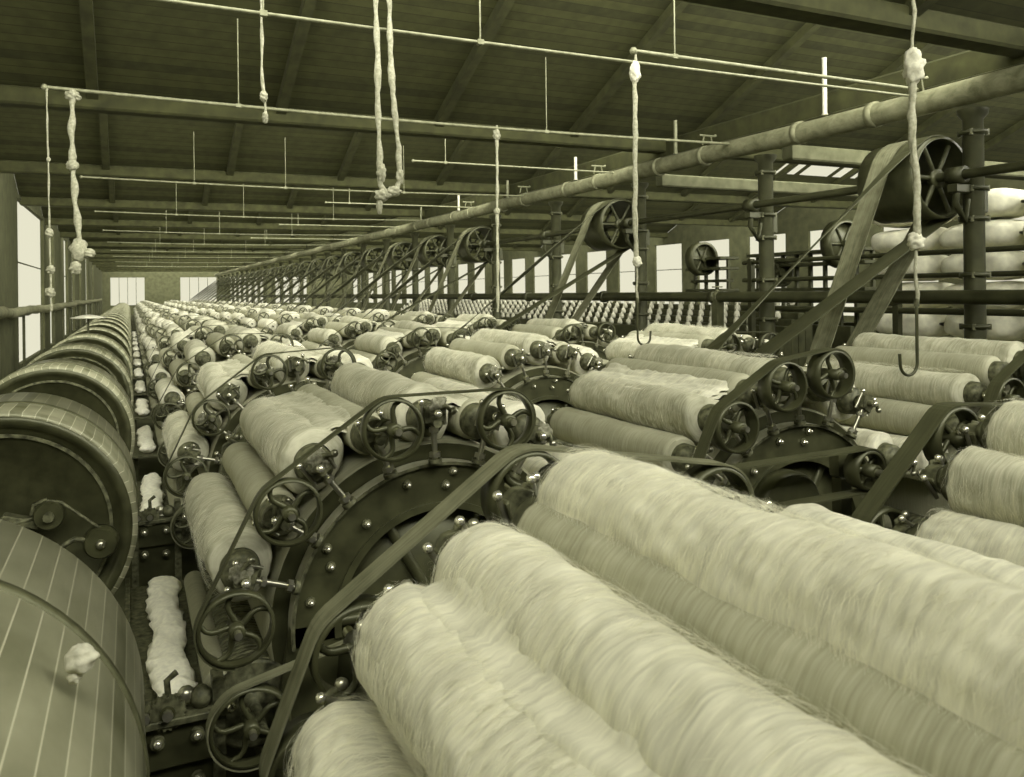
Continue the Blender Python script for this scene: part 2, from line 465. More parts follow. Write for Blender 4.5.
def cylinder_mesh(q):
    def fn():
        mb = MB(); n = (64, 28)[q]
        mb.lathe([(.06, .10), (.50, .10), (.50, .06), (.815, .06)], 'iron', n, cap=False); mb.lathe([(.815, .06), (.83, .075), (.83, DEPTH - .075), (.815, DEPTH - .06), (.5, DEPTH - .06), (.06, DEPTH - .06)], 'cylinder', n, cap=False)
        return mb.mesh('main_cylinder')
    return cached(('cyl', q), fn)
def disc_mesh(q):
    def fn():
        mb = MB()
        for y0, y1 in ((.03, .055),):
            mb.lathe([(.02, y0), (.70, y0), (.70, y1), (.02, y1)], 'iron', (40, 16)[q], cap=False)
        mb.lathe([(.055, -.30), (.055, .3)], 'steel', 14)
        for a in range(6):
            t = 2 * PI * a / 6
            mb.tube([(.1 * math.cos(t), .02, .1 * math.sin(t)), (.52 * math.cos(t), .025, .52 * math.sin(t))], .03, 'iron', 6)
        return mb.mesh('cylinder_head')
    return cached(('disc', q), fn)
def base_mesh():
    def fn():
        mb = MB()
        mb.box((0, DEPTH / 2, -.42), (.05, DEPTH, .12), 'iron'); mb.box((0, DEPTH / 2, -AZ + .07), (.1, DEPTH + .1, .12), 'iron'); mb.box((0, .3, -.62), (.05, .08, .36), 'iron'); mb.box((0, DEPTH - .3, -.62), (.05, .08, .36), 'iron')
        return mb.mesh('base_rail')
    return cached('base', fn)
def doffer_mesh(q):
    def fn():
        mb = MB(); n = (36, 14)[q]; ny = 40 if q == 0 else 4
        prof = [(.03, -.22), (.03, .05), (.19, .05)]
        for i in range(ny):
            y = .05 + 1.55 * i / ny; h = 1.55 / ny
            prof += [(.205, y + .002), (.205, y + h * .62), (.192, y + h * .68), (.192, y + h * .98)]
        prof += [(.19, 1.6), (.03, 1.6), (.03, DEPTH + .05)]
        mb.lathe(prof, 'iron_rough', n)
        return mb.mesh('doffer_roller')
    return cached(('doffer', q), fn)
def small_roll_mesh(q):
    def fn():
        mb = MB(); mb.lathe([(.018, -.12), (.018, .06), (.058, .06), (.06, .08), (.06, 1.56), (.058, 1.58), (.018, 1.58), (.018, 1.7)], 'cylinder', (20, 10)[q]); return mb.mesh('feed_roller')
    return cached(('smallroll', q), fn)
def gear_mesh(R, n, W=.04):
    def fn():
        mb = MB(); poly = []
        for i in range(n):
            for k, rr in ((-.28, R * .9), (-.16, R), (.16, R), (.28, R * .9)):
                a = 2 * PI * (i + k) / n; poly.append((rr * math.cos(a), rr * math.sin(a)))
        mb.prism(poly, 0, W, 'iron_rough'); mb.lathe([(.022, -.03), (.022, W + .04)], 'steel', 8)
        mb.lathe([(R * .45, -.004), (R * .45, W + .004)], 'iron', 14)
        return mb.mesh('gear_wheel')
    return cached(('gear', R, n), fn)
def stand_mesh():
    """small bolted stand with cover plates at the front of the delivery side"""
    def fn():
        mb = MB()
        mb.box((0, 0, -.25), (.36, .07, .20), 'iron'); mb.box((0, .05, -.47), (.30, .10, .56), 'iron'); mb.box((0, -.01, -.14), (.40, .12, .03), 'iron_rough')
        mb.box((-.17, .02, -.38), (.05, .12, .76), 'iron_rough'); mb.box((.15, .02, -.38), (.05, .12, .76), 'iron_rough')
        for dx, dz in ((-.10, -.22), (.06, -.22), (-.10, -.40), (.06, -.41)):
            mb.lathe([(.03, -.06), (.03, -.035)], 'iron_rough', 10, (dx, 0, dz)); mb.ball((dx, -.062, dz), .02, 'bright', 8, 5)
        mb.tube([(-.05, -.02, -.12), (-.06, -.03, .03), (-.02, -.03, .06)], .014, 'iron_rough', 6)
        mb.ball((.08, 0, -.08), .05, 'iron_rough', 10, 6); mb.ball((.02, .02, -.07), .04, 'steel', 10, 6)
        return mb.mesh('stand')
    return cached('stand', fn)
def tray_mesh():
    def fn():
        mb = MB()
        mb.box((-1.245, 1.08, -.36), (.36, 1.95, .03), 'iron_rough')
        mb.box((-1.44, 1.08, -.33), (.03, 2.0, .10), 'iron_rough')
        for y in (.25, 1.85):
            mb.box((-1.36, y, -.61), (.05, .05, .48), 'iron')
        return mb.mesh('tray')
    return cached('tray', fn)

def pol(a, r=RW): return (r * math.cos(rad(a)), r * math.sin(rad(a)))
# rollers of a machine: (angle, radius of the wool, material, ring radius)
def layout(kind):
    W, T = 'wool', 'wool_thin'
    D = 'wool_mid'
    if kind == 'near': return [(156, .140, W, 1.0), (138, .142, W, 1.0), (123, .158, W, .945), (109, .106, T, .945), (101.5, .150, W, 1.0), (48, .135, W, .98), (25, .14, W, 1.0)]
    if kind == 'side': return [(166, .14, W, 1.0), (148, .15, W, 1.0), (130, .150, D, 1.0), (112, .155, D, 1.02), (92, .12, T, .98), (72, .15, W, 1.0), (40, .14, W, 1.0)]
    if kind == 'left': return [(162, .155, D, 1.0), (145, .108, T, .945), (128, .160, D, .98), (110, .108, T, .945), (92, .158, D, .95), (74, .11, T, .95), (57, .15, W, 1.0), (25, .14, W, 1.0)]
    return [(162, .145, W, 1.0), (144.5, .130, T, .99), (127, .160, D, 1.0), (109, .128, T, .99), (92, .155, D, 1.0), (74, .12, T, .98), (57, .15, W, 1.0), (25, .145, W, 1.0)]
WHEELS = (141, 107, 73)
def blob(mb, c, r, mat, seed, sq=(1, 1, 1), n=28, m=20, amp=.18):
    rng = np.random.default_rng(seed); W = wave(rng, 10, 5, 5)
    a = np.linspace(0, 2 * PI, n, endpoint=False); t = np.linspace(-PI / 2, PI / 2, m)
    A, T = np.meshgrid(a, t, indexing='ij'); f = r * (1 + amp * ev(W, A, T * 2) * np.cos(T))
    mb.grid(np.stack([c[0] + sq[0] * f * np.cos(T) * np.cos(A), c[1] + sq[1] * f * np.cos(T) * np.sin(A), c[2] + sq[2] * f * np.sin(T)], -1), mat, cu=True)

def web_mesh(key, a0, a1, r0, rm, r1, seed, q, mat, y0=.10, y1=DEPTH - .10):
    """sheet of loose wool that bridges two neighbouring rollers of the arch"""
    def fn():
        rng = np.random.default_rng(seed); mb = MB(); na, ny = (26, 110) if q == 0 else (10, 16)
        u = np.linspace(0, 1, na); Y = np.linspace(y0, y1, ny)
        U, YY = np.meshgrid(u, Y, indexing='ij')
        W0 = wave(rng, 6, 2, 4); W1 = wave(rng, 10, 6, 16); W2 = wave(rng, 14, 13, 60)
        rr = r0 * (1 - U) ** 2 * (1 + 2 * U) + r1 * U ** 2 * (3 - 2 * U) - (((r0 + r1) / 2 - rm) * np.sin(PI * U) ** 2)
        edge = np.minimum(U, 1 - U) * 2; ye = np.clip(np.minimum(YY - y0, y1 - YY) / .06, 0, 1)
        rr = rr + (.012 * ev(W0, U * 6, YY) + .008 * ev(W1, U * 6, YY) + .005 * ev(W2, U * 6, YY)) * np.clip(edge * 3, .2, 1) - .03 * (1 - ye) ** 2 - .035 * np.clip(1 - edge * 4, 0, 1) ** 2
        A = np.radians(a0 + (a1 - a0) * U + 1.2 * ev(W0, YY * 0 + 1, YY * 2))
        top = np.stack([rr * np.cos(A), YY, rr * np.sin(A)], -1)
        low = np.stack([(rr - .03) * np.cos(A), YY, (rr - .03) * np.sin(A)], -1)[::-1]
        P = np.concatenate([top, low], 0); st = abs(math.radians(a1 - a0)) / na
        def uv(i, j): return [(Y[j], i * st), (Y[j], (i + 1) * st), (Y[j + 1], (i + 1) * st), (Y[j + 1], i * st)]
        mb.grid(P, mat, cu=True, uv=uv); return mb.mesh('wool_web')
    return cached(key, fn)
WEBS = {'near': [(141, 119, 1.125, 1.085, 1.085, 'wool')], 'left': [(131, 106, 1.12, 1.075, 1.035, 'wool_mid'), (96, 70, 1.09, 1.055, 1.05, 'wool_mid')],
        'std': [(94, 72, 1.135, 1.10, 1.09, 'wool_mid'), (129, 107, 1.14, 1.12, 1.09, 'wool')], 'side': []}

def front_belt(off, y, wid, name_key, wheels=WHEELS, rw=None, mat='leather', low=True, rr=.152):
    def fn():
        mb = MB(); circ = []
        if low: x, z = pol(170 + off * .4); circ.append((x - .02, z - .02, .165) if wheels == WHEELS or rw else (x + .05, z + .05, .14))
        for a in wheels:
            x, z = pol(a + off, rw if rw else RW if len(wheels) == 3 and wheels == WHEELS else .96); circ.append((x, z, rr))
        mb.belt(outer_path(circ, 2.0, 2.6), y, wid, mat)
        return mb.mesh('belt')
    return cached(name_key, fn)

def carding(col, k, X0, Yf, q, off=0.0, seed=1, fuzz=0, backbelt=True, frontbelt=True, label='', lay='std', fw=.055, fwh=None):
    """full machine with every part (q 0 = near, 1 = further off)"""
    t = thing('carding_machine', label, 'carding machine', (X0, Yf, 0), 'carding machines in rows')
    rng = random.Random(seed * 77 + col)
    ax = (0, 0, AZ)
    def ring(name, me, ang, par=t, y=0):
        return put(name, me, par, (0, y, AZ), (0, rad(90 - ang), 0))
    fr = put('end_frame', frame_mesh(q), t, ax)
    bk = put('end_frame', frame_mesh(q), t, (0, DEPTH, AZ), (0, 0, PI))
    if q == 0:
        for f in (fr, bk):
            for a, r in ((18, .63), (38, .68), (60, .59), (83, .69), (86, .62), (104, .66), (128, .60), (146, .68), (152, .62), (168, .66)):
                put('bolt', bolt_mesh(), f, (r * math.cos(rad(a)), -.03, r * math.sin(rad(a))))
    put('main_cylinder', cylinder_mesh(q), t, ax)
    put('cylinder_head', disc_mesh(q), t, ax); put('cylinder_head', disc_mesh(q), t, (0, DEPTH, AZ), (0, 0, PI))
    for x in (-.78, .78): put('base_rail', base_mesh(), t, (x, 0, AZ))
    nt, ny = ((128, 160) if fuzz >= 2 else (64, 72), (28, 18))[q]
    rolls = layout(lay)
    for i, (a, R, mt, rr) in enumerate(rolls):
        x, z = pol(a + off, rr); thin = mt == 'wool_thin'
        ro = put('stripper_roller' if thin else 'worker_roller', core_mesh(q), t, (x, 0, AZ + z), (0, rad(rng.uniform(0, 360)) if q == 0 else 0, 0))
        var = (i + seed) % 3 if fuzz < 2 else i + 10 * seed
        amp = .004 if thin else (.011 if fuzz >= 2 else .013)
        put('wool_layer', wool_mesh(('wool', q, fuzz, var, R, mt), R, .085, DEPTH - .06, nt, ny, amp, 40 + var, mt, 0 if thin else (.006 if fuzz >= 2 else .014)), ro, label='thin greyish web of wool' if thin else None)
        if fuzz and a + off > 50 and not thin:
            put('loose_fibre', fibre_mesh(('fib', fuzz, var, R), R, .12, DEPTH - .06, 5200 if fuzz >= 2 else 2000, 7 + var, .00045 if fuzz >= 2 else   .0004, .022), ro, kind='stuff')
        if 8 < a + off < 172:
            ring('bearing', bearing_mesh(q, 0), a + off); ring('bearing', bearing_mesh(q, 1), a + off, y=DEPTH)
            if q == 0 and (i + seed) % 2 == 0:
                ring('wool_waste', lint_mesh((i + seed) % 3), a + off)
    for wi_, (a0, a1, r0, rm, r1, mt) in enumerate(WEBS[lay]):
        if lay == 'std' and (wi_ + seed) % 2: continue
        put('wool_web', web_mesh(('web', lay, wi_, q), a0, a1, r0, rm, r1, 70 + wi_, q, mt), t, ax, (0, -rad(off), 0), label='sheet of loose wool bridging two rollers')
    bw = WHEELS if lay not in ('near', 'side') else ((146, 104, 57) if lay == 'near' else (150, 112, 60))
    for a in (fwh or WHEELS):
        x, z = pol(a + off, 1.07 if fwh else RW)
        if frontbelt: put('pulley', pulley_mesh(.152, fw + .01, q), t, (x, -.21 - fw, AZ + z), (0, rad(rng.uniform(0, 90)), 0))
    for a in bw:
        x, z = pol(a, .96)
        if backbelt: put('pulley', pulley_mesh(.152, .10, q), t, (x, DEPTH + .16, AZ + z), (0, rad(rng.uniform(0, 90)), 0))
    x, z = pol(170 + off * .4)
    if frontbelt:
        put('pulley', pulley_mesh(.165, fw + .01, q, 5), t, (x - .02, -.21 - fw, AZ + z - .02))
        put('belt', front_belt(off, -.205 - fw, fw, ('fb', off, fw, fwh), wheels=fwh or WHEELS, rw=1.07 if fwh else None), t, ax)
    if backbelt:
        x, z = pol(170)
        put('pulley', pulley_mesh(.14, .10, q, 5), t, (x + .05, DEPTH + .16, AZ + z + .05))
        put('belt', front_belt(0, DEPTH + .165, .10, ('bb', bw, col), wheels=bw, mat='leather_pale' if col == 0 else 'leather'), t, ax, label='wide worn drive belt')
    # delivery side
    put('doffer_roller', doffer_mesh(q), t, (-.90, 0, AZ - .33)); put('feed_roller', small_roll_mesh(q), t, (-1.06, 0, AZ - .20))
    put('pulley', pulley_mesh(.175, .07, q, 5), t, (-.95, -.27, AZ - .28), label='large pulley of the lower drive')
    put('pulley', pulley_mesh(.11, .07, q, 4), t, (0, -.27, AZ))
    mb = cached('lowbelt', lambda: (lambda b: (b.belt(outer_path([(-.95, -.28, .175), (0, 0, .11)], closed=True), -.268, .066, 'leather_pale', closed=True), b.mesh('belt'))[1])(MB()))
    put('belt', mb, t, ax, label='pale flat belt of the lower drive')
    put('tray', tray_mesh(), t, ax)
    if q == 0:
        st = put('stand', stand_mesh(), t, (-1.22, -.10, AZ - .09))
        put('gear_wheel', gear_mesh(.075, 18), st, (-.06, -.06, -.10)); put('gear_wheel', gear_mesh(.055, 14), st, (-.15, -.05, -.10))
        put('knob', cached('knob', lambda: (lambda b: (b.tube([(0, 0, 0), (.08, -.02, .03)], .012, 'steel', 6), b.ball((.08, -.02, .03), .022, 'bright', 8, 5), b.mesh('knob'))[2])(MB())), st, (.12, -.04, -.16))
    return t

def far_mesh(v, q):
    def fn():
        mb = MB(); n = (14, 8)[q]
        r0 = np.random.default_rng(v)
        mb.annulus(.53, .735, 0, PI, AZ * 0 - .03, .03, (16, 8)[q], 'iron', edge='steel')
        for s in (-1, 1): mb.box((s * .72, .0, -.42), (.14, .06, .85), 'iron')
        mb.lathe([(.70, .03), (.83, .06), (.83, DEPTH - .06), (.7, DEPTH - .03)], 'cylinder', n * 2)
        for a in (162, 127, 92, 57, 25):
            x, z = pol(a + v * 4 - 4)
            rr = .152 + r0.uniform(-.008, .016)
            mb.lathe([(.09, 0), (.09, .1), (rr * .93, .12), (rr, .2), (rr * 1.04, .6), (rr * .97, 1.1), (rr, 1.5), (rr * .9, DEPTH - .06), (.09, DEPTH - .05), (.09, DEPTH)], 'wool', n, (x, 0, z))
            mb.lathe([(.02, -.12), (.02, 0), (.088, .004), (.088, .1)], 'iron', n, (x, 0, z))
        for a in (144, 110, 75):
            x, z = pol(a + v * 4 - 4)
            mb.lathe([(.09, 0), (.128, .1), (.128, DEPTH - .06), (.09, DEPTH)], 'wool_thin', n, (x, 0, z))
        for a in (141, 107, 73):
            x, z = pol(a + v * 4 - 4)
            mb.annulus(.13, .152, 0, 2 * PI, -.26, -.20, n, 'iron', c=(x, z)); mb.box((x, -.23, z), (.26, .03, .03), 'iron', .6); mb.box((x, -.23, z), (.03, .03, .26), 'iron', .6)
        circ = [(pol(170)[0], pol(170)[1], .165)] + [(*pol(a + v * 4 - 4), .152) for a in (141, 107, 73)]
        mb.belt(outer_path(circ, 1.6, 2.4, da=.5), -.255, .05, 'leather')
        mb.lathe([(.2, .05), (.2, 1.6)], 'iron_rough', n, (-.9, 0, -.33)); mb.lathe([(.06, .05), (.06, 1.6)], 'cylinder', 8, (-1.06, 0, -.2))
        mb.box((-1.245, .8, -.36), (.36, 1.35, .03), 'iron_rough'); mb.box((-1.36, .8, -.6), (.06, 1.2, .48), 'iron')
        mb.v = [(p[0], p[1], p[2] + AZ) for p in mb.v]
        return mb.mesh('carding_machine')
    return cached(('far', v, q), fn)

PITCH = 3.42
COLX = (1.405, 3.83, 6.25)
COLN = ('the row beside the slatted drums', 'the middle row', 'the row along the iron columns')
NROW = 27
OFFS = {(0, 0): 0, (1, 0): 0, (0, 1): 0, (1, 1): 0, (2, 1): 0}
LAYS = {(0, 0): 'near', (1, 0): 'side', (0, 1): 'left', (0, 2): 'left'}
for k in range(NROW):
    Yf = .53 + PITCH * k
    for c in range(3):
        if c == 2 and k == 0: continue
        n = k if c < 2 else k - 1
        lab = 'carding machine with woolly rollers, %s from the front in %s' % (ORD[n], COLN[c])
        if k <= 2:
            carding(c, k, COLX[c], Yf + (.18 if (c, k) == (1, 0) else 0), 0, OFFS.get((c, k), (c * 5 + k * 3) % 7 - 3), seed=1 + k * 3 + c, fuzz=2 if k == 0 else 1, label=lab, backbelt=k == 0, lay=LAYS.get((c, k), 'std'), fw=.09 if (c, k) in ((1, 1), (2, 1)) else .055, frontbelt=(c, k) != (1, 2), fwh=(131, 108, 87) if (c, k) in ((1, 1), (2, 1)) else None)
        elif k <= 5:
            carding(c, k, COLX[c], Yf, 1, (c * 5 + k * 3) % 7 - 3, seed=1 + k * 3 + c, label=lab, backbelt=False)
        else:
            o = put('carding_machine', far_mesh((c + k) % 3, 0 if k < 11 else 1), loc=(COLX[c], Yf, 0))
            tag(o, lab, 'carding machine', 'carding machines in rows')

# strips of raw fleece lying on the delivery trays
def fleece_mesh(v):
    def fn():
        rng = np.random.default_rng(300 + v); mb = MB(); n, m = 15, 60
        a = np.linspace(0, 2 * PI, n, endpoint=False); y = np.linspace(0, 1.75, m)
        A, Y = np.meshgrid(a, y, indexing='ij')
        W1 = wave(rng, 10, 3, 14); W2 = wave(rng, 14, 6, 60)
        f = 1 + .14 * ev(W1, A, Y) + .20 * ev(W2, A, Y)
        e = np.clip(np.minimum(Y, 1.75 - Y) / .05, .02, 1) ** .5
        X = .088 * f * np.cos(A) * e + .012 * np.sin(Y * 7 + v); Z = np.maximum(.052 * f * np.sin(A) * e + .045, 0)
        mb.grid(np.stack([X, Y + .01 * ev(W2, A, Y), Z], -1), 'fleece', cu=True); return mb.mesh('wool_fleece')
    return cached(('fleece', v), fn)
for k in range(1, 14):
    o = put('wool_fleece', fleece_mesh(k % 3), loc=(COLX[0] - 1.235, .53 + PITCH * k + .20, AZ - .343))
    tag(o, 'strip of raw white fleece on the tray of the %s machine beside the slatted drums' % ORD[k], 'fleece', 'fleece strips on delivery trays')

# ------------------------------------------------------------------ slatted drums
DX, DZ, DR, DL = -.715, EYE - 1.415, .745, 1.06
def slat_mesh(q):
    def fn():
        mb = MB(); n = (72, 32)[q]
        mb.lathe([(DR - .03, 0), (DR, .004), (DR, DL - .004), (DR - .03, DL)], 'slats', n, cap=False)
        return mb.mesh('slatted_cover')
    return cached(('slat', q), fn)
def hoop_mesh(q):
    def fn():
        mb = MB(); mb.lathe([(DR - .01, 0), (DR + .008, 0), (DR + .008, .05), (DR - .01, .05)], 'hoop', (72, 32)[q], cap=False); return mb.mesh('hoop')
    return cached(('hoop', q), fn)
def head_mesh(q):
    def fn():
        mb = MB(); n = (56, 24)[q]
        mb.lathe([(.0, .05), (DR - .10, .05), (DR - .09, .02), (DR - .03, .0), (DR - .03, .03)], 'iron', n, cap=False)
        mb.annulus(DR - .16, DR - .14, 0, 2 * PI, .03, .06, n, 'iron_rough')
        mb.lathe([(.05, -.18), (.05, .05)], 'iron_rough', 12); mb.lathe([(.10, -.03), (.10, .05)], 'iron', 16)
        return mb.mesh('drum_head')
    return cached(('dhead', q), fn)
def arm_mesh(kind):
    def fn():
        mb = MB()
        if kind == 'rod':
            mb.tube([(-.34, -.12, -.30), (.12, -.12, -.17)], .011, 'bright', 8); mb.tube([(.12, -.12, -.17), (.22, -.12, -.12), (.40, -.11, -.03), (.54, -.11, -.06)], .016, 'iron_rough', 8)
        if kind == 'strap':
            mb.tube([(.24, -.11, .22), (.33, -.11, .20), (.52, -.11, .03), (.62, -.11, -.04)], .010, 'iron_rough', 6)
            mb.tube([(.18, -.11, .14), (.19, -.11, .20), (.26, -.11, .225)], .012, 'iron_rough', 6)
        if kind == 'small_wheel':
            mb.lathe([(.075, -.15), (.085, -.12), (.085, -.08), (.03, -.06), (.03, .05)], 'iron', 20, (.27, 0, .13)); mb.lathe([(.03, -.18), (.03, .05)], 'iron_rough', 10, (.27, 0, .13))
        if kind == 'tension_wheel':
            mb.lathe([(.085, -.14), (.10, -.11), (.10, -.06), (.04, -.05), (.04, .05)], 'iron', 20, (.54, 0, -.07)); mb.ball((.54, -.15, -.07), .03, 'steel', 8, 6)
        if kind == 'bracket':
            mb.box((.12, -.05, .10), (.20, .10, .05), 'iron_rough', .3); mb.tube([(.0, -.09, .08), (.2, -.09, .12)], .015, 'iron_rough', 6)
        return mb.mesh(kind)
    return cached(('arm', kind), fn)
def dframe_mesh():
    def fn():
        mb = MB()
        for y in (0,):
            for s in (-1, 1):
                poly = [(s * .05, .05), (s * .12, .0), (s * .48, -DZ), (s * .36, -DZ)]
                mb.prism(poly if s < 0 else poly[::-1], y - .025, y + .025, 'iron')
            mb.box((0, y, -.55), (.6, .04, .06), 'iron'); mb.lathe([(.09, -.04), (.09, .04)], 'iron', 16, (0, y, 0))
        return mb.mesh('bearing_stand')
    return cached('dframe', fn)
def far_drum():
    def fn():
        mb = MB(); n = 28
        mb.lathe([(DR - .03, 0), (DR, .004), (DR, DL - .004), (DR - .03, DL)], 'slats', n, cap=False)
        mb.lathe([(.0, .05), (DR - .10, .05), (DR - .09, .02), (DR - .03, .0)], 'iron', n, cap=False)
        mb.lathe([(DR - .03, DL), (.02, DL - .03)], 'iron', n, cap=False)
        mb.lathe([(DR, .45), (DR + .008, .45), (DR + .008, .50), (DR, .50)], 'hoop', n, cap=False)
        for y in (-.06, DL + .06): mb.prism([(-.1, .05), (.1, .05), (.45, -DZ), (-.45, -DZ)], y - .02, y + .02, 'iron')
        return mb.mesh('slatted_drum')
    return cached('fardrum', fn)
for k in range(NROW):
    lab = 'large slatted wooden drum on iron stands, %s from the front in the left row' % ORD[k]
    loc = (DX, 2.2 + PITCH * k - (.06 if k == 0 else 0), DZ)
    if k <= 4:
        t = thing('slatted_drum', lab, 'drum', (loc[0], loc[1], 0), 'slatted drums in the left row')
        q = 0 if k < 3 else 1; a = (0, 0, DZ)
        ext = .62 if k == 0 else 0; a = (0, -ext, DZ)
        o = put('slatted_cover', slat_mesh(q), t, a, (0, .3 * k, 0)); o.scale = (1, (DL + ext) / DL, 1); put('drum_head', head_mesh(q), t, a)
        put('drum_head', head_mesh(q), t, (0, DL, DZ), (0, 0, PI))
        put('hoop', hoop_mesh(q), t, (0, .42, DZ))
        
        for kd in ('rod', 'strap', 'small_wheel', 'tension_wheel', 'bracket'): put({'rod': 'lever_rod', 'strap': 'lever_strap'}.get(kd, kd), arm_mesh(kd), t, a)
        put('bearing_stand', dframe_mesh(), t, (0, -.06, DZ)); put('bearing_stand', dframe_mesh(), t, (0, DL + .06, DZ))
        mb = cached('axle', lambda: (lambda b: (b.lathe([(.03, -.10), (.03, DL + .1)], 'steel', 10), b.mesh('axle'))[1])(MB())); put('axle', mb, t, a)
    else:
        tag(put('slatted_drum', far_drum(), loc=loc), lab, 'drum', 'slatted drums in the left row')

# tuft of waste wool caught on the nearest drum
mb = MB(); blob(mb, (0, 0, 0), .034, 'tuft', 3, amp=.2); blob(mb, (-.012, -.01, -.035), .016, 'tuft', 4, amp=.2)
tag(put('wool_tuft', mb, loc=(-.115, 2.18, EYE - .885 + .03)), 'small white tuft of wool waste clinging to the nearest slatted drum', 'wool tuft')
# pale dish on a thin post among the drums
t = thing('lamp_shade', 'pale shallow enamel dish on a thin post above the left drums', 'lamp shade', (DX, 17.25, 0))
mb = MB(); mb.lathe([(.02, .06), (.10, .05), (.31, 0), (.30, -.012), (.09, .03), (.02, .03)], 'white', 32, axis='z', cap=False); put('shade', mb, t, (0, 0, 2.05))
mb = MB(); mb.tube([(0, 0, 0), (0, 0, 2.1)], .018, 'iron', 8); mb.lathe([(.1, 0), (.1, .02), (.02, .05)], 'iron', 12, axis='z'); put('post', mb, t)

# ------------------------------------------------------------------ transmission belts across the alley
def cross_belt(x1, x2, y, z, r, w_, label, xi=None, zi=0, ri=.2):
    t = thing('transmission_belt', label, 'belt drive', (x1, y, 0))
    mb = MB(); mb.belt(outer_path([(0, z, r), (x2 - x1, z + .02, r)], closed=True), 0, w_, 'leather', closed=True); put('belt', mb, t)
    for x, zz in ((0, z), (x2 - x1, z + .02)):
        put('pulley', pulley_mesh(r, w_, 0, 5), t, (x, 0, zz))
        mb = MB(); mb.box((0, w_ + .10, -.0), (.10, .06, .12), 'iron'); mb.box((0, w_ + .10, -zz / 2 - .03), (.07, .06, zz - .06), 'iron'); mb.box((0, w_ + .10, -zz + .02), (.3, .1, .04), 'iron')
        put('stand', mb, t, (x, 0, zz))
    if xi:
        mb = MB(); mb.lathe([(.03, 0), (ri - .02, 0), (ri, .02), (ri, w_), (.03, w_)], 'iron', 32); mb.lathe([(.05, -.03), (.05, .0)], 'iron_rough', 12)
        g = put('disc_wheel', mb, t, (xi - x1, .16, zi))
        mb = MB(); mb.box((0, w_ + .10, -zi / 2), (.07, .06, zi), 'iron'); put('stand', mb, t, (xi - x1, .16, zi))
cross_belt(1.98, 3.20, 2.80, EYE - .90, .10, .085, 'dark flat belt running level across the alley in front of the second middle-row machine', 2.86, EYE - 1.08, .20)

# ------------------------------------------------------------------ columns, main pipe, line shaft
CX = 8.9
NCOL = 27
def column_mesh(q):
    def fn():
        mb = MB(); n = (24, 10)[q]
        mb.lathe([(.20, 0), (.20, .06), (.14, .10), (.125, .3), (.115, 2.2), (.112, 4.38), (.16, 4.44), (.17, 4.495)], 'paint', n, axis='z'); return mb.mesh('shaft')
    return cached(('colshaft', q), fn)
def collar_mesh(q):
    def fn():
        mb = MB()
        mb.lathe([(.115, 0), (.16, .01), (.16, .045), (.115, .055)], 'paint', (20, 10)[q], axis='z')
        if q == 0:
            for a in range(4):
                t = PI / 2 * a + .5; mb.lathe([(.022, 0), (.022, .07)], 'iron_rough', 6, (.145 * math.cos(t), .145 * math.sin(t), -.012), axis='z', smooth=False)
        return mb.mesh('collar')
    return cached(('collar', q), fn)
def bracket_mesh():
    def fn():
        mb = MB()
        mb.tube([(-.10, 0, 1.9 + EYE - .9), (-.16, 0, EYE + .75), (-.32, 0, EYE + .95), (-.28, 0, EYE + 1.14)], .04, 'paint', 8)
        mb.box((-.24, 0, EYE + 1.12), (.26, .12, .10), 'paint'); mb.lathe([(.065, -.10), (.10, -.10), (.10, .10), (.065, .10), (.065, -.10)], 'paint', 16, (-.28, 0, EYE + 1.27), cap=False)
        mb.box((.10, 0, EYE + 1.0), (.16, .1, .3), 'paint')
        return mb.mesh('shaft_bracket')
    return cached('cbracket', fn)
for i in range(-1, NCOL):
    Y = 6.3 + PITCH * i
    if i < 0: continue
    t = thing('iron_column', 'round black iron column, %s from the front of the line under the big pipe' % ORD[i], 'column', (CX, Y, 0), 'iron columns under the big pipe'); t['kind'] = 'thing'
    q = 0 if i < 5 else 1
    put('shaft', column_mesh(q), t)
    for z in ((1.95, 2.55, 3.2, 3.55, 4.2) if q == 0 else (3.2, 3.55)): put('collar', collar_mesh(q), t, (0, 0, z))
    if i < 12: put('shaft_bracket', bracket_mesh(), t)

t = thing('steam_pipe', 'thick lagged pipe running the length of the hall above the iron columns', 'pipe', (8.72, 3, EYE + 2.22))
mb = MB()
pts = [(0, y, .01 * math.sin(y * .9)) for y in np.linspace(0, 94, 120)]
mb.tube(pts, .145, 'pipe', 18); put('pipe_run', mb, t)
for i in range(28):
    mb = cached('flange', lambda: (lambda b: (b.lathe([(.14, -.05), (.165, -.045), (.165, .045), (.14, .05)], 'pipe', 20), b.mesh('pipe_joint'))[1])(MB()))
    put('pipe_joint', mb, t, (0, 1.1 + 3.42 * i, 0)); 
    if i < 8: put('pipe_joint', mb, t, (0, 2.4 + 3.42 * i, 0))
t = thing('gutter_beam', 'dark timber beam running along just behind and above the big pipe', 'beam', (9.15, 2, EYE + 2.62))
mb = MB(); mb.box((0, 47, 0), (.25, 95, .36), 'timber'); put('beam_run', mb, t)
mb = MB(); mb.tube([(-.25, 0, -.20), (-.25, 95, -.20)], .02, 'iron', 6); put('cable', mb, t)
t = thing('water_pipe', 'dark horizontal pipe low along the iron columns', 'pipe', (8.62, 4.6, EYE - .13))
mb = MB(); mb.tube([(0, 0, 0), (0, 40, 0), (0, 91, 0)], .085, 'paint', 14); put('pipe_run', mb, t)
for i in range(14): put('pipe_joint', cached('wj', lambda: (lambda b: (b.lathe([(.08, -.05), (.115, -.045), (.115, .045), (.08, .05)], 'paint', 16), b.mesh('pipe_joint'))[1])(MB())), t, (0, 2.6 + 3.42 * i, 0))
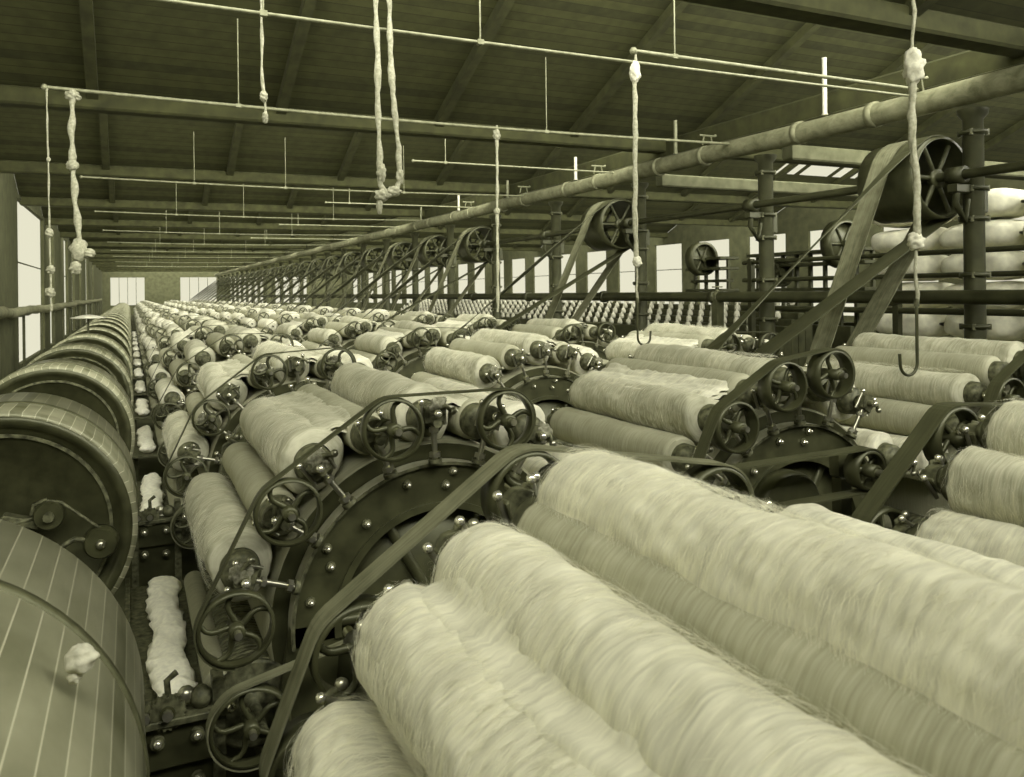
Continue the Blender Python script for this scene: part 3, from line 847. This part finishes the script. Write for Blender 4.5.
mb = MB(); mb.lathe([(.10, -.06), (.10, .06)], 'iron_rough', 16); mb.tube([(0, 0, .05), (0, 0, .16)], .03, 'rod', 8); mb.lathe([(.02, 0), (.085, .0), (.085, .02), (.02, .02)], 'rod', 16, (0, 0, .15), axis='z')
mb.box((0, 0, -.28), (.14, .14, .46), 'iron'); put('valve', mb, t, (0, 5.95, 0), label='valve with a pale hand wheel')

t = thing('line_shaft', 'overhead line shaft running along the iron columns', 'shaft', (8.62, 4.5, EYE + 1.27))
mb = MB(); mb.tube([(0, 0, 0), (0, 50, 0), (0, 92, 0)], .055, 'paint', 10); put('shaft_run', mb, t)
def drum_pulley():
    def fn():
        mb = MB(); R = .48
        mb.lathe([(R - .03, 0), (R, .0), (R + .006, .2), (R, .4), (R + .006, .6), (R, .82), (R - .03, .82), (R - .03, 0)], 'iron', 40, cap=False)
        for y in (.10, .72):
            mb.lathe([(.05, y - .04), (.11, y - .04), (.11, y + .04), (.05, y + .04)], 'iron', 16)
            for a in range(6):
                q = PI / 3 * a; mb.tube([(.1 * math.cos(q), y, .1 * math.sin(q)), (.46 * math.cos(q), y, .46 * math.sin(q))], .03, 'iron', 6)
        return mb.mesh('drum_pulley')
    return cached('drump', fn)
def drive_belt(w_, c2):
    def fn():
        mb = MB(); pth = outer_path([(c2[0], c2[1], .16), (0, 0, .493)], closed=True, da=.12); out = []
        for p, q in zip(pth, pth[1:] + pth[:1]):
            out.append(p)
            L = math.hypot(q[0] - p[0], q[1] - p[1])
            if L > 1:
                up = p[1] < q[1] and c2[2] == 'leather'
                for i in range(1, 20):
                    t_ = i / 20; out.append((p[0] + (q[0] - p[0]) * t_, p[1] + (q[1] - p[1]) * t_ , p[2], p[3], rad(-27) * math.sin(PI * t_) ** .6 if up else 0.0))
        mb.belt(out, 0, w_, c2[2], closed=True, th=.010); return mb.mesh('belt')
    return cached(('drive', w_, c2), fn)
DRUMY = [6.475, 13.315, 20.155] + [23.575 + 3.42 * i for i in range(20)]
for j, Y in enumerate(DRUMY):
    put('drum_pulley', drum_pulley(), t, (0, Y - 4.5, 0))
    for nm, dy, w_, c2, lab in (('sloping_belt', .03, .27, (-3.35, -2.16, 'leather'), 'broad leather belt sloping from the %s overhead drum pulley to the carding machines'),
                                ('steep_belt', .33, .29, (-1.52, -2.45, 'leather_pale'), 'pale leather belt dropping steeply from the %s overhead drum pulley')):
        b = thing('drive_belt', lab % ORD[j], 'belt', (8.62, Y + dy, EYE + 1.27), 'overhead drive belts')
        put('belt', drive_belt(w_, c2), b)
        put('pulley', pulley_mesh(.16, w_, 0 if j < 3 else 1, 5), b, (c2[0], 0, c2[1]))

# ------------------------------------------------------------------ overhead rods, hangers and ropes
ZR = EYE + 2.3
def wob(p0, p1, n, amp, seed):
    rng = np.random.default_rng(seed); P0 = np.array(p0); P1 = np.array(p1); out = []
    d = np.zeros(3)
    for i in range(n + 1):
        t_ = i / n; d = d * .7 + rng.normal(0, amp, 3) * (0 < i < n); out.append(tuple(P0 + (P1 - P0) * t_ + d))
    return out
def rod_thing(x0, x1, y, z, lab, sag=.05, drops=(), r=.016, top=EYE + 3.2, mat='rod'):
    t = thing('ceiling_rod', lab, 'rod', (x0, y, z), 'overhead cross rods')
    mb = MB(); n = 24
    mb.tube([(i / n * (x1 - x0), 0, -sag * math.sin(PI * i / n)) for i in range(n + 1)], r, mat, 8); mb.ball((0, 0, 0), r * 1.8, mat, 8, 5); put('rod_run', mb, t)
    for d in drops:
        mb = MB(); u = (d - x0) / (x1 - x0); zz = -sag * math.sin(PI * u)
        mb.tube([(d - x0, 0, zz), (d - x0, 0, top - z)], .008, mat, 6); mb.box((d - x0, 0, zz), (.06, .04, .05), mat); put('hanger', mb, t)
    return t
rod_thing(-1.0, 8.6, 6.8, ZR - .02, 'long thin overhead rod nearest the camera, crossing the top of the view', drops=(1.0, 2.9), sag=.02, top=EYE + 4.6)
rod_thing(4.55, 8.6, 6.8, ZR + .07, 'short pale overhead rod ending at the near hanging rope, close to the big pipe', sag=0, r=.022, drops=(5.05,), top=EYE + 4.6)
for i, Y in enumerate((10.2, 17.6, 24.6, 31.6, 38.4, 45.2, 52.0, 60, 69)):
    rod_thing(-.82, 8.6, Y, ZR - .01, 'long thin overhead rod crossing the hall, %s behind the nearest one' % ORD[i], drops=((1.2, 5.35) if i == 0 else (1.2, 3.0, 5.6)), r=.020 if i == 0 else .017, top=EYE + 3.3)
for i, Y in enumerate((13.6, 20.6, 27.6, 34.5)):
    rod_thing(4.5, 8.6, Y, ZR, 'short overhead rod near the big pipe, %s behind the pale one' % ORD[i], sag=0, drops=(5.1,), top=EYE + 3.0)

def rope(name, lab, pts, r, seed, lumps=(), extra=None, cat='rope', twist=True):
    mb = MB(); rng = np.random.default_rng(seed)
    dense = []
    for a, b in zip(pts[:-1], pts[1:]):
        L = math.dist(a, b); dense += wob(a, b, max(2, int(L / .05)), r * .12, seed)[:-1]
    dense.append(pts[-1])
    ph = rng.uniform(0, 6)
    mb.tube(dense, r, 'rope', 8, taper=lambda u: 1 + .22 * math.sin(u * len(dense) * .9 + ph) + .12 * math.sin(u * 31 + ph))
    for i, (p, rr, sq) in enumerate(lumps): blob(mb, p, rr, 'rope', seed + i, sq, amp=.25)
    o = put(name, mb); tag(o, lab, cat)
    return o
zt = EYE + 2.28
rope('cotton_rope', 'thick fluffy cotton rope hanging from the rod at the left', [(-.55, 10.2, zt), (-.56, 10.2, EYE + 1.5), (-.50, 10.2, EYE + .62)], .033, 11,
     lumps=[((-.5, 10.2, EYE + .52), .085, (1, 1, 1.5)), ((-.56, 10.2, EYE + 1.45), .06, (1, 1, 1)), ((-.42, 10.2, EYE + .48), .07, (1.1, 1, .8)), ((-.54, 10.2, EYE + .32), .055, (1, 1, 1.4)), ((-.55, 10.2, EYE + 2.22), .06, (1.2, 1, 1))])
rope('thin_cord', 'thin knotted cord hanging at the far left end of the rod', [(-.80, 10.2, zt), (-.79, 10.2, EYE + 1.0), (-.78, 10.2, EYE - .15)], .010, 12,
     lumps=[((-.79, 10.2, EYE + 1.5), .02, (1, 1, 1.5)), ((-.79, 10.2, EYE + .7), .04, (1, 1, 1.3)), ((-.78, 10.2, EYE + .3), .04, (1, 1, 1.2)), ((-.79, 10.2, EYE + .05), .045, (1, 1, 1.3))])
rope('thin_cord', 'short cord hanging down from the nearest rod, tied in a knot', [(1.0, 6.9, EYE + 3.6), (1.0, 6.9, EYE + 1.75), (1.03, 6.9, EYE + 1.42)], .012, 13, lumps=[((1.01, 6.9, EYE + 1.62), .03, (1, 1, 1.6)), ((1.02, 6.9, EYE + 1.45), .028, (.8, 1, 1.8))])
rope('cotton_rope', 'doubled thick cotton rope hanging in a loop with a frayed knot', [(1.91, 6.75, EYE + 3.4), (1.93, 6.75, EYE + 1.75), (1.94, 6.75, EYE + 1.15), (1.94, 6.75, EYE + .92), (2.0, 6.75, EYE + .83), (2.08, 6.75, EYE + .86),
     (2.12, 6.75, EYE + .98), (2.11, 6.75, EYE + 1.25), (2.06, 6.75, EYE + 1.75), (2.0, 6.75, EYE + 3.4)], .024, 14,
     lumps=[((1.95, 6.75, EYE + 1.02), .045, (.8, 1, 1.8)), ((1.95, 6.75, EYE + .83), .055, (1, 1, 1)), ((1.93, 6.75, EYE + .74), .03, (.8, 1, 2.4)), ((2.06, 6.75, EYE + .87), .05, (1.1, 1, .9)), ((2.11, 6.75, EYE + 1.0), .034, (.9, 1, 2))])
rope('thin_cord', 'thin cord hanging from the middle of the rod down to the rollers', [(4.58, 10.2, zt), (4.57, 10.2, EYE + 1.2), (4.56, 10.2, EYE - .28)], .020, 15, lumps=[((4.58, 10.2, EYE + 2.15), .05, (1, 1, 1.6)), ((4.57, 10.2, EYE + 1.1), .04, (1, 1, 1.2))])

def hook(name, lab, x, y, ztop, ztuft, zb, r, hr, tuft_at, seed, side=-1, rr=.016, cord=.012):
    t = thing(name, lab, 'hook', (x, y, zb))
    mb = MB(); mb.tube(wob((0, 0, .42), (0, 0, ztop - zb), 40, .006, seed), cord, 'rope', 8, taper=lambda u: 1 + .2 * math.sin(u * 60))
    if r: mb.tube(wob((0, 0, tuft_at - zb - .0), (0, 0, ztuft - zb), 20, .006, seed + 1), r, 'rope', 8, taper=lambda u: 1 + .18 * math.sin(u * 47))
    put('rope', mb, t)
    mb = MB(); mb.tube([(0, 0, .46), (0, 0, hr)] + [(side * hr * (1 - math.cos(a)), 0, hr - hr * math.sin(a)) for a in np.linspace(.15, PI, 14)] + [(side * hr * 2.05, 0, hr + .06)], rr, 'iron', 8)
    mb.lathe([(rr * 1.6, 0), (rr * 1.6, .05)], 'iron_rough', 8, (0, 0, .42), axis='z'); put('hook', mb, t)
    for p, q_, sq in (((0, 0, tuft_at - zb), .045, (1, 1, 1.3)), ((0, 0, ztuft - zb - .04), .06 if r else .03, (.85, 1, 1.9))):
        mb = MB(); blob(mb, p, q_, 'tuft', seed + 3, sq, amp=.20); put('wool_tuft', mb, t)
hook('hanging_hook', 'iron hook on a fluffy rope hanging from the short pale rod', 4.56, 6.8, ZR + .05, EYE + 2.2, EYE - .55, .024, .075, EYE + .28, 30, rr=.011, side=1)
hook('hanging_hook', 'large iron hook on a tufted rope in front of the right-hand column', 4.40, 3.5, EYE + 3.2, EYE + 1.40, EYE - .545, .022, .075, EYE + .28, 40, rr=.010, cord=.011)

# short white posts standing on the big pipe, and small saddles
for i, (Y, z1, m_) in enumerate(((8.35, 3.15, 'white'), (11.75, 2.95, 'rod'), (15.3, 2.85, 'white'), (18.8, 2.8, 'rod'), (22.2, 2.8, 'white'), (25.6, 2.8, 'rod'))):
    mb = MB(); mb.lathe([(.045, 0), (.035, .03), (.032, z1 - 2.38), (.036, z1 - 2.36)], m_, 12, axis='z')
    tag(put('vent_post', mb, loc=(8.72, Y, EYE + 2.382)), 'short upright %s post on the big pipe, %s from the front' % ('white' if m_ == 'white' else 'grey', ORD[i]), 'post', 'posts on the big pipe')
for i, Y in enumerate((6.9, 10.9, 14.4, 17.9, 21.5)):
    mb = MB()
    for x in (-.07, .07): mb.tube([(x * 1.5, 0, 0), (x, 0, .16)], .012, 'rod', 6); 
    mb.tube([(-.16, 0, .16), (.16, 0, .16)], .016, 'rod', 6); mb.ball((.16, 0, .17), .025, 'rod', 8, 5)
    tag(put('pipe_saddle', mb, loc=(8.74, Y, EYE + 2.392)), 'small wire saddle bracket on top of the big pipe, %s from the front' % ORD[i], 'bracket', 'saddles on the big pipe')

# ------------------------------------------------------------------ right bay: rails, sacks, roving frames
t = thing('guard_rail', 'dark rail fence of level bars behind the right-hand columns', 'railing', (9.55, 5.0, 0))
for z, r in ((.44, .035), (.14, .035), (-.33, .045)):
    mb = MB(); mb.tube([(0, 0, EYE + z), (0, 6.0, EYE + z)], r, 'paint', 8); put('bar', mb, t)
for y in (.2, 2.9, 5.8):
    mb = MB(); mb.box((0, y, (EYE + .5) / 2), (.09, .09, EYE + .5), 'paint'); put('post', mb, t)

def sack_mesh(v):
    def fn():
        rng = np.random.default_rng(500 + v); mb = MB(); n, m = 28, 22
        a = np.linspace(0, 2 * PI, n, endpoint=False); s_ = np.linspace(-1, 1, m)
        A, S = np.meshgrid(a, s_, indexing='ij')
        W1 = wave(rng, 8, 3, 3); W2 = wave(rng, 12, 7, 9)
        e = np.clip(1 - np.abs(S) ** 5, .0, 1) ** .5
        f = 1 + .07 * ev(W1, A, S) + .04 * ev(W2, A, S)
        sx = np.sign(np.cos(A)) * np.abs(np.cos(A)) ** .6; sz = np.sign(np.sin(A)) * np.abs(np.sin(A)) ** .75
        P = np.stack([.42 * f * sx * (.35 + .65 * e), .56 * S + .012 * ev(W1, A, S), .203 * f * sz * (.12 + .88 * e)], -1)
        mb.grid(P, 'sack', cu=True); return mb.mesh('wool_sack')
    return cached(('sack', v), fn)
rngs = random.Random(5)
for cidx, (sx, sy) in enumerate(((10.95, 6.30), (10.95, 7.52), (10.95, 8.74))):
    for l in range(9):
        x = sx + rngs.uniform(-.04, .04)
        o = put('wool_sack', sack_mesh((l + cidx * 2) % 4), loc=(x, sy + rngs.uniform(-.015, .015),   .21 + .42 * l), rot=(0, 0, rngs.uniform(-.06, .06)))
        tag(o, 'white sack of wool behind the rail, %s from the floor in the %s stack' % (ORD[l], ('rightmost', 'middle', 'leftmost')[cidx]), 'sack', 'stacked white wool sacks')
for l in range(5):
    o = put('wool_sack', sack_mesh(l % 4), loc=(10.05, 5.02, .21 + .42 * l), rot=(0, 0, .1 * (l % 2)))
    tag(o, 'white sack of wool beside the right-hand column, %s from the floor' % ORD[l], 'sack', 'white wool sacks by the column')

def roving_frame(i, Y0, L):
    t = thing('roving_frame', 'dark iron roving frame with tall posts and shelves, %s beyond the columns' % ORD[i], 'machine', (10.9, Y0, 0), 'roving frames beyond the columns')
    mb = MB()
    for x in (0, 1.1): mb.box((x, L / 2, 1.0), (.08, L, 1.6), 'iron')
    mb.box((.55, L / 2, .35), (1.0, L, .7), 'iron'); mb.box((.55, L / 2, 1.42), (1.2, L, .05), 'iron'); put('body', mb, t)
    nn = int(L / .33)
    for j in range(nn + 1):
        mb = cached(('rpost',), lambda: (lambda b: (b.box((0, 0, 2.25), (.06, .06, 1.75), 'iron'), b.mesh('post'))[1])(MB()))
        put('post', mb, t, (.55, .05 + j * (L - .1) / nn, 0))
    for z in (2.05, 2.42, 2.62, 2.88, 3.1):
        mb = MB(); mb.box((.55, L / 2, z), (.5 if z != 2.62 else .2, L, .06), 'iron'); put('shelf', mb, t)
    for (wy, wz, r) in (((.35, 3.2, .42), (1.9, 2.75, .28)) if i == 0 else ((.5, 3.1, .36),)):
        mb = MB(); mb.lathe([(r - .05, 0), (r, 0), (r, .22), (r - .05, .22), (r - .05, 0)], 'iron', 28, cap=False)
        for a in range(6): mb.tube([(.05 * math.cos(a * PI / 3), .1, .05 * math.sin(a * PI / 3)), ((r - .03) * math.cos(a * PI / 3), .1, (r - .03) * math.sin(a * PI / 3))], .025, 'iron', 6)
        mb.lathe([(.07, 0), (.07, .2)], 'iron', 12); mb.lathe([(.06, .11), (r - .02, .11), (r - .02, .13), (.06, .13)], 'iron', 28, cap=False); put('wheel', mb, t, (.3, wy, wz))
for i, (Y0, L) in enumerate(((9.9, 2.9), (13.6, 1.2))): roving_frame(i, Y0, L)
def bob_mesh():
    def fn():
        mb = MB(); mb.lathe([(.03, 0), (.055, .01), (.058, .05), (.045, .11), (.02, .12), (.018, .15), (.006, .155)], 'bobbin', 8, axis='z'); return mb.mesh('bobbin')
    return cached('bob', fn)
# bobbin bank: a stepped dark creel carrying rows of white bobbins
t = thing('bobbin_creel', 'long dark stepped creel carrying rows of white bobbins beyond the columns', 'creel', (9.75, 10.6, 0))
for r in range(5):
    mb = MB(); mb.box((.16 * r, 10.5, .85 + .055 * r), (.15, 21.5, 1.70 + .11 * r), 'iron'); put('step', mb, t)
for r in range(5):
    for j in range(60):
        o = put('bobbin', bob_mesh(), loc=(9.75 + .16 * r, 10.75 + .345 * j + .17 * (r % 2), 1.703 + .11 * r))
        tag(o, 'small white bobbin standing on the dark stepped creel beyond the columns', 'bobbin', 'white bobbins on the creel')
# ------------------------------------------------------------------ building shell
XL, XR, YB, YE = -2.75, 24.0, -7.92, 98.0
ZV = EYE + 2.78      # valley height of the saw-tooth roof
SL = .42; TP = 6.84
mb = MB(); mb.face([(XL, YB, 0), (XR, YB, 0), (XR, YE, 0), (XL, YE, 0)], 'floor'); struct('floor', mb)
mb = MB(); n_teeth = 16
V0 = 12.6 - 3 * TP   # first valley
for k in range(n_teeth):
    yv = V0 + TP * k; y0 = yv - TP; z0 = ZV + SL * TP
    y0c = max(y0, YB); z0c = ZV + SL * (yv - y0c)
    Lx = XR - XL; Ls = math.hypot(yv - y0c, z0c - ZV)
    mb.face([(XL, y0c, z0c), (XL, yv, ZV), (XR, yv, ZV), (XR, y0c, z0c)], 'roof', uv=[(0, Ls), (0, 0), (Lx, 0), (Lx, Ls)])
    for x0, x1 in ((XL, XL), (XR, XR)):
        mb.face([(x0, y0c, ZV - .02), (x0, yv, ZV - .02), (x0, y0c, z0c)], 'plaster_dark')
o = struct('ceiling', mb)
ti = 1
for k in range(n_teeth):
    yv = V0 + TP * k
    if yv < 5 or yv > 97: continue
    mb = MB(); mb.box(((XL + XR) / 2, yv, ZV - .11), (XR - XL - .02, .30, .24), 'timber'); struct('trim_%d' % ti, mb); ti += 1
    if yv < 60:
        mb = MB()
        for x in np.arange(-.43, XR, 2.5):
            L = 6.6; h = .16
            y0 = yv - .1; y1 = yv - L
            z0 = ZV + .04; z1 = ZV + SL * L - .02
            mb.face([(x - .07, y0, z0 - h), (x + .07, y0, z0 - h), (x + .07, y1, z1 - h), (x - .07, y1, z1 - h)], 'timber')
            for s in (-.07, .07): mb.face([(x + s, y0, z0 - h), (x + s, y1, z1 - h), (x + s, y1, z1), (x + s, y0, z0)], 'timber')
        struct('trim_%d' % ti, mb); ti += 1
wi = 1
for k in range(n_teeth):
    yv = V0 + TP * k
    if yv > 97: continue
    if yv < YB: continue
    mb = MB(); mb.face([(XL, yv, ZV + .15), (XL, yv, ZV + SL * TP - .1), (XR, yv, ZV + SL * TP - .1), (XR, yv, ZV + .15)], 'glass')
    struct('window_%d' % wi, mb); wi += 1
# transverse pale beams from the columns to the right
for i in range(1, 3):
    Y = 6.3 + PITCH * i
    mb = MB(); mb.box(((9.35 + XR) / 2, Y, EYE + 2.12), (XR - 9.35, .22, .24), 'timber_pale'); struct('trim_%d' % ti, mb); ti += 1
# walls
def wall_y(name, x, spans, z0, z1, ya, yb, mat='plaster', bars=True, th=.12, sgn=1):
    """wall in a plane x = const with window openings at spans (y ranges)"""
    global wi
    mb = MB(); cur = ya; H = ZV + .0
    for a, b in spans:
        mb.box((x, (cur + a) / 2, H / 2), (th, a - cur, H), mat, bev=.004)
        mb.box((x, (a + b) / 2, z0 / 2), (th, b - a, z0), mat, bev=.004); mb.box((x, (a + b) / 2, (z1 + H) / 2), (th, b - a, H - z1), mat, bev=.004); cur = b
    mb.box((x, (cur + yb) / 2, H / 2), (th, yb - cur, H), mat, bev=.004)
    struct(name, mb)
    for a, b in spans:
        mb = MB(); xx = x - sgn * .05
        mb.face([(xx, a, z0), (xx, b, z0), (xx, b, z1), (xx, a, z1)], 'glass_wall')
        for zz in (np.linspace(z0, z1, 6)[1:-1] if bars else [z0 + (z1 - z0) * .62]): mb.box((xx + sgn * .02, (a + b) / 2, zz), (.03, b - a, .035), 'timber')
        for yy in (np.linspace(a, b, 4)[1:-1] if bars else []): mb.box((xx + sgn * .02, yy, (z0 + z1) / 2), (.03, .04, z1 - z0), 'timber')
        struct('window_%d' % wi, mb); wi += 1
wall_y('wall_left', XL, [(-5, -2.6), (-1.5, .9), (2, 4.4), (6, 8.4), (10, 12.4), (14, 16.4), (18, 20.4), (25.2, 32.5), (34.7, 36.6), (42.0, 44.5), (47.5, 49.5), (54, 56), (62, 65), (72, 75)], 0.65, EYE + 2.66, YB, YE, 'plaster_dark', False, sgn=1)  # the first, regular windows lie out of view and are added for light
sp = [(y - 1.25, y + .95) for y in np.arange(9.2, 95, PITCH)]
wall_y('wall_right', XR, sp, 1.4, EYE + 2.2, YB, YE, 'plaster_dark', False, sgn=-1)
mb = MB(); 
mb.box(((XL + XR) / 2, YB, ZV / 2 + 1.4), (XR - XL, .1, ZV + 2.8), 'plaster'); struct('wall_back', mb)
mb = MB(); z0, z1 = 1.45, EYE + 2.0; H = ZV
for x0, x1 in ((XL, -1.9), (1.45, 5.1), (8.9, 10.2), (14, 15.4), (19, XR)): mb.box(((x0 + x1) / 2, YE, H / 2), (x1 - x0, .12, H), 'plaster_dark', bev=.004)
for x0, x1 in ((-1.9, 1.45), (5.1, 8.9), (10.2, 14), (15.4, 19)):
    mb.box(((x0 + x1) / 2, YE, z0 / 2), (x1 - x0, .12, z0), 'plaster_dark', bev=.004); mb.box(((x0 + x1) / 2, YE, (z1 + H) / 2), (x1 - x0, .12, H - z1), 'plaster_dark', bev=.004)
struct('wall_end', mb)
for x0, x1 in ((-1.9, 1.45), (5.1, 8.9), (10.2, 14), (15.4, 19)):
    mb = MB(); mb.face([(x0, YE + .03, z0), (x1, YE + .03, z0), (x1, YE + .03, z1), (x0, YE + .03, z1)], 'glass_wall')
    for x in np.linspace(x0, x1, 5)[1:-1]: mb.box((x, YE, (z0 + z1) / 2), (.05, .05, z1 - z0), 'timber')
    struct('window_%d' % wi, mb); wi += 1
# bright skylight panes let into the slope of the right bay
for X0, X1 in ((16.9, 17.65), (17.85, 18.95), (19.15, 20.1)):
    mb = MB(); yv = 12.6 + TP
    def zz(y): return ZV + SL * (yv - y) - .02
    mb.face([(X0, 17.2, zz(17.2)), (X0, 18.1, zz(18.1)), (X1, 18.1, zz(18.1)), (X1, 17.2, zz(17.2))], 'glass_wall'); struct('window_%d' % wi, mb); wi += 1
# pipe along the left wall
t = thing('wall_pipe', 'lumpy lagged pipe running along the left-hand windows', 'pipe', (-2.45, 14, EYE - .36))
mb = MB(); mb.tube(wob((0, 0, 0), (0, 70, 0), 90, .015, 9), .12, 'pipe', 12, taper=lambda u: 1 + .12 * math.sin(u * 300)); put('pipe_run', mb, t)
for i in range(16): mb = MB(); mb.box((0, 1 + i * 4.5, -1.0), (.06, .08, 2.0), 'iron'); put('bracket', mb, t)
